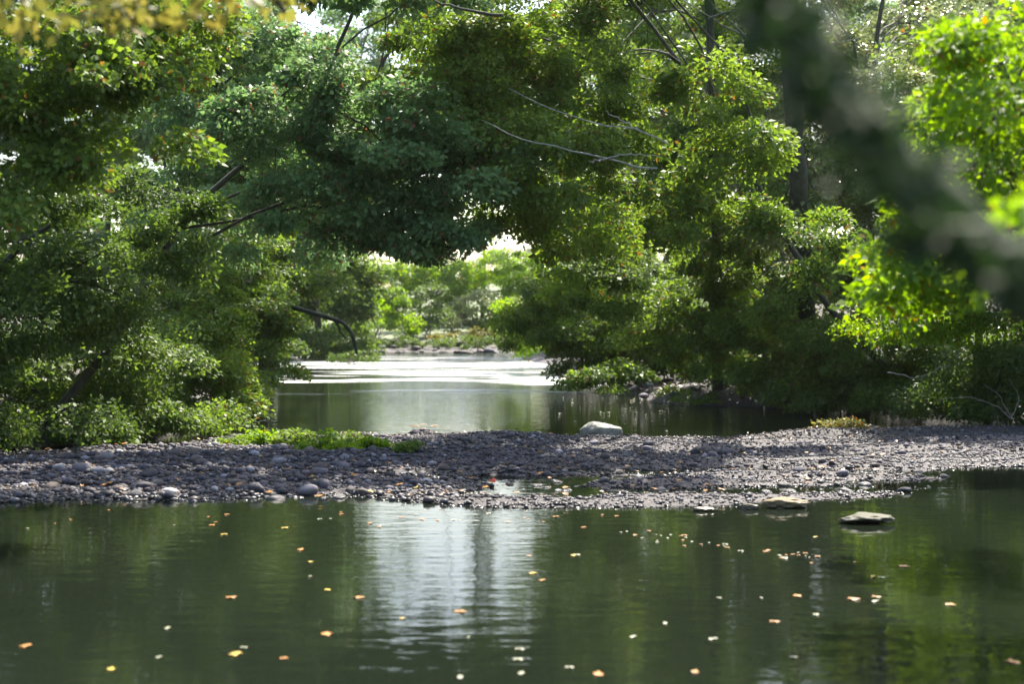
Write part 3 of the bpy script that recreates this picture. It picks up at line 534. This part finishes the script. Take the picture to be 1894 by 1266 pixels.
Vv, Ff, _ = lobes_to_leaves([Lb(1400, -20, 1.5, 70, 60, .06), Lb(1450, 50, 1.45, 55, 60, .05), Lb(1510, 140, 1.45, 55, 60, .05), Lb(1580, 230, 1.4, 55, 55, .05), Lb(1660, 320, 1.4, 60, 50, .05), Lb(1750, 400, 1.4, 70, 50, .05), Lb(1860, 490, 1.4, 80, 60, .05)], .024, 3.0, .045, 88); mesh_obj('crown', Vv-q[0], Ff, LM['shade'], o)
limb('tree', 'straight slim grey trunk, the left one of the two at the top right', 'tree', [(1335, 690, 31), (1325, 500, 29), (1315, 150, 24.5), (1308, -100, 24)], [.13, .1, .08, .06], BARK)
limb('tree', 'slim grey trunk, the right one of the two at the top right', 'tree', [(1500, 690, 30), (1480, 400, 26), (1462, 100, 24.5), (1450, -90, 24.5)], [.2, .17, .15, .12], BARK)

def twigset(label, segs, m=PALE, name='dead_branch', rad=.02):
    q0 = P(*segs[0][0]); o = empty(name, q0, label, 'branch'); paths = []
    for s in segs:
        pts = [P(*p) for p in s]
        for a, b in zip(pts[:-1], pts[1:]): pass
        t = np.linspace(0, 1, len(pts)); tt = np.linspace(0, 1, 12)
        q = np.stack([np.interp(tt, t, np.array(pts)[:, i]) for i in range(3)], -1); q += rng.normal(size=q.shape)*.012
        paths.append((q, np.linspace(rad, rad*.35, 12)))
    V, Fc = tubes(paths, 6); mesh_obj('stem', V-q0, Fc, m, o, smooth=True); return o
twigset('upper of the two pale dead branches crossing the middle trees', [[(1235, 262, 19), (1180, 240, 18.8), (1110, 232, 18.7), (1020, 200, 18.6), (940, 165, 18.6)], [(1180, 240, 18.8), (1120, 205, 18.6)]], rad=.014)
twigset('lower pale dead branch with forked twigs crossing the middle trees', [[(1215, 312, 19), (1120, 292, 18.8), (1040, 275, 18.6), (960, 255, 18.6), (890, 222, 18.6)], [(1120, 292, 18.8), (1090, 300, 18.6)], [(1120, 292, 18.8), (1170, 284, 18.6), (1220, 290, 18.6)]], rad=.014)
twigset('bleached branch slanting down from the top between the slim grey trunks', [[(1440, 110, 23), (1380, 70, 22.8), (1310, 30, 22.6), (1235, -20, 22.5)], [(1380, 70, 22.8), (1330, 20, 22.6), (1290, -20, 22.5)], [(1310, 30, 22.6), (1380, 15, 22.5), (1400, -20, 22.4)]], rad=.02)
twigset('fan of bleached twigs right of the slim grey trunks', [[(1462, 130, 23.6), (1490, 60, 23.5), (1545, -20, 23.4)], [(1462, 130, 23.6), (1520, 90, 23.5), (1620, 60, 23.4)], [(1490, 60, 23.5), (1500, 20, 23.4), (1490, -20, 23.3)], [(1520, 90, 23.5), (1590, 110, 23.4)]], rad=.018)
twigset('thin dark bough at the top centre', [[(925, 30, 15), (840, 12, 15), (750, -10, 15)]], BARK, rad=.02)
twigset('arching pale twigs drooping to the water below the dark right bush', [[(1870, 776, 21.3), (1840, 750, 21.1), (1790, 735, 21), (1740, 740, 20.8)], [(1872, 776, 21.3), (1885, 730, 21.2), (1865, 700, 21)], [(1872, 776, 21.3), (1850, 735, 21.2), (1820, 712, 21)]], rad=.006)
twigset('thin bare twig slanting across the dark undercut', [[(1640, 690, 22.5), (1700, 700, 22.3), (1760, 672, 22)]], rad=.010)
twigset('short dark stick afloat at the left side of the channel, nearer the bank', [[(385, 779, 23.9), (430, 782, 23.6)]], DARKB, 'stick', .022)
twigset('short dark stick afloat at the left side of the channel, nearer the middle', [[(470, 782, 23.5), (515, 780, 23.7)]], DARKB, 'stick', .022)
def log(label, pts, rad, m):
    pts = np.array([P(*p) for p in pts]); t = np.linspace(0, 1, len(pts)); tt = np.linspace(0, 1, 18)
    q = np.stack([np.interp(tt, t, pts[:, i]) for i in range(3)], -1); o = empty('fallen_log', q[0], label, 'log')
    V, Fc = tubes([(q, np.interp(tt, [0, 1], rad)*(1+.1*np.sin(tt*30)))], 9); mesh_obj('trunk', V-q[0], Fc, m, o, smooth=True)
    a = q[9]; V, Fc = tubes([(curve(a, a+np.array([.5, -.2, -.9])*rad[0]*7, n=6), np.linspace(rad[1], .02, 6))], 6); mesh_obj('branch_stub', V-q[0], Fc, m, o, smooth=True)
log('bent fallen bough reaching over the left side of the channel', [(440, 556, 33), (530, 566, 32.5), (590, 582, 32), (635, 597, 32), (652, 618, 32), (660, 655, 32)], [.07, .035], DARKB)

# ---------------------------------------------------------------- haze: damp air over the river
me = bpy.data.meshes.new('haze'); hx = [-260, 260]; hy = [-40, 700]; hz = [-2, 60]
me.from_pydata([(x, y, z) for x in hx for y in hy for z in hz], [], [(0, 1, 3, 2), (4, 6, 7, 5), (0, 4, 5, 1), (2, 3, 7, 6), (0, 2, 6, 4), (1, 5, 7, 3)])
hm, nt, out = new_mat('damp air'); pv = N(nt, 'ShaderNodeVolumePrincipled'); pv.inputs['Color'].default_value = (.86, .93, .88, 1); pv.inputs['Density'].default_value = .00014; pv.inputs['Anisotropy'].default_value = .35
nt.links.new(pv.outputs[0], out.inputs['Volume']); me.materials.append(hm); ho = bpy.data.objects.new('haze', me); C.objects.link(ho); tag(ho, kind='stuff')
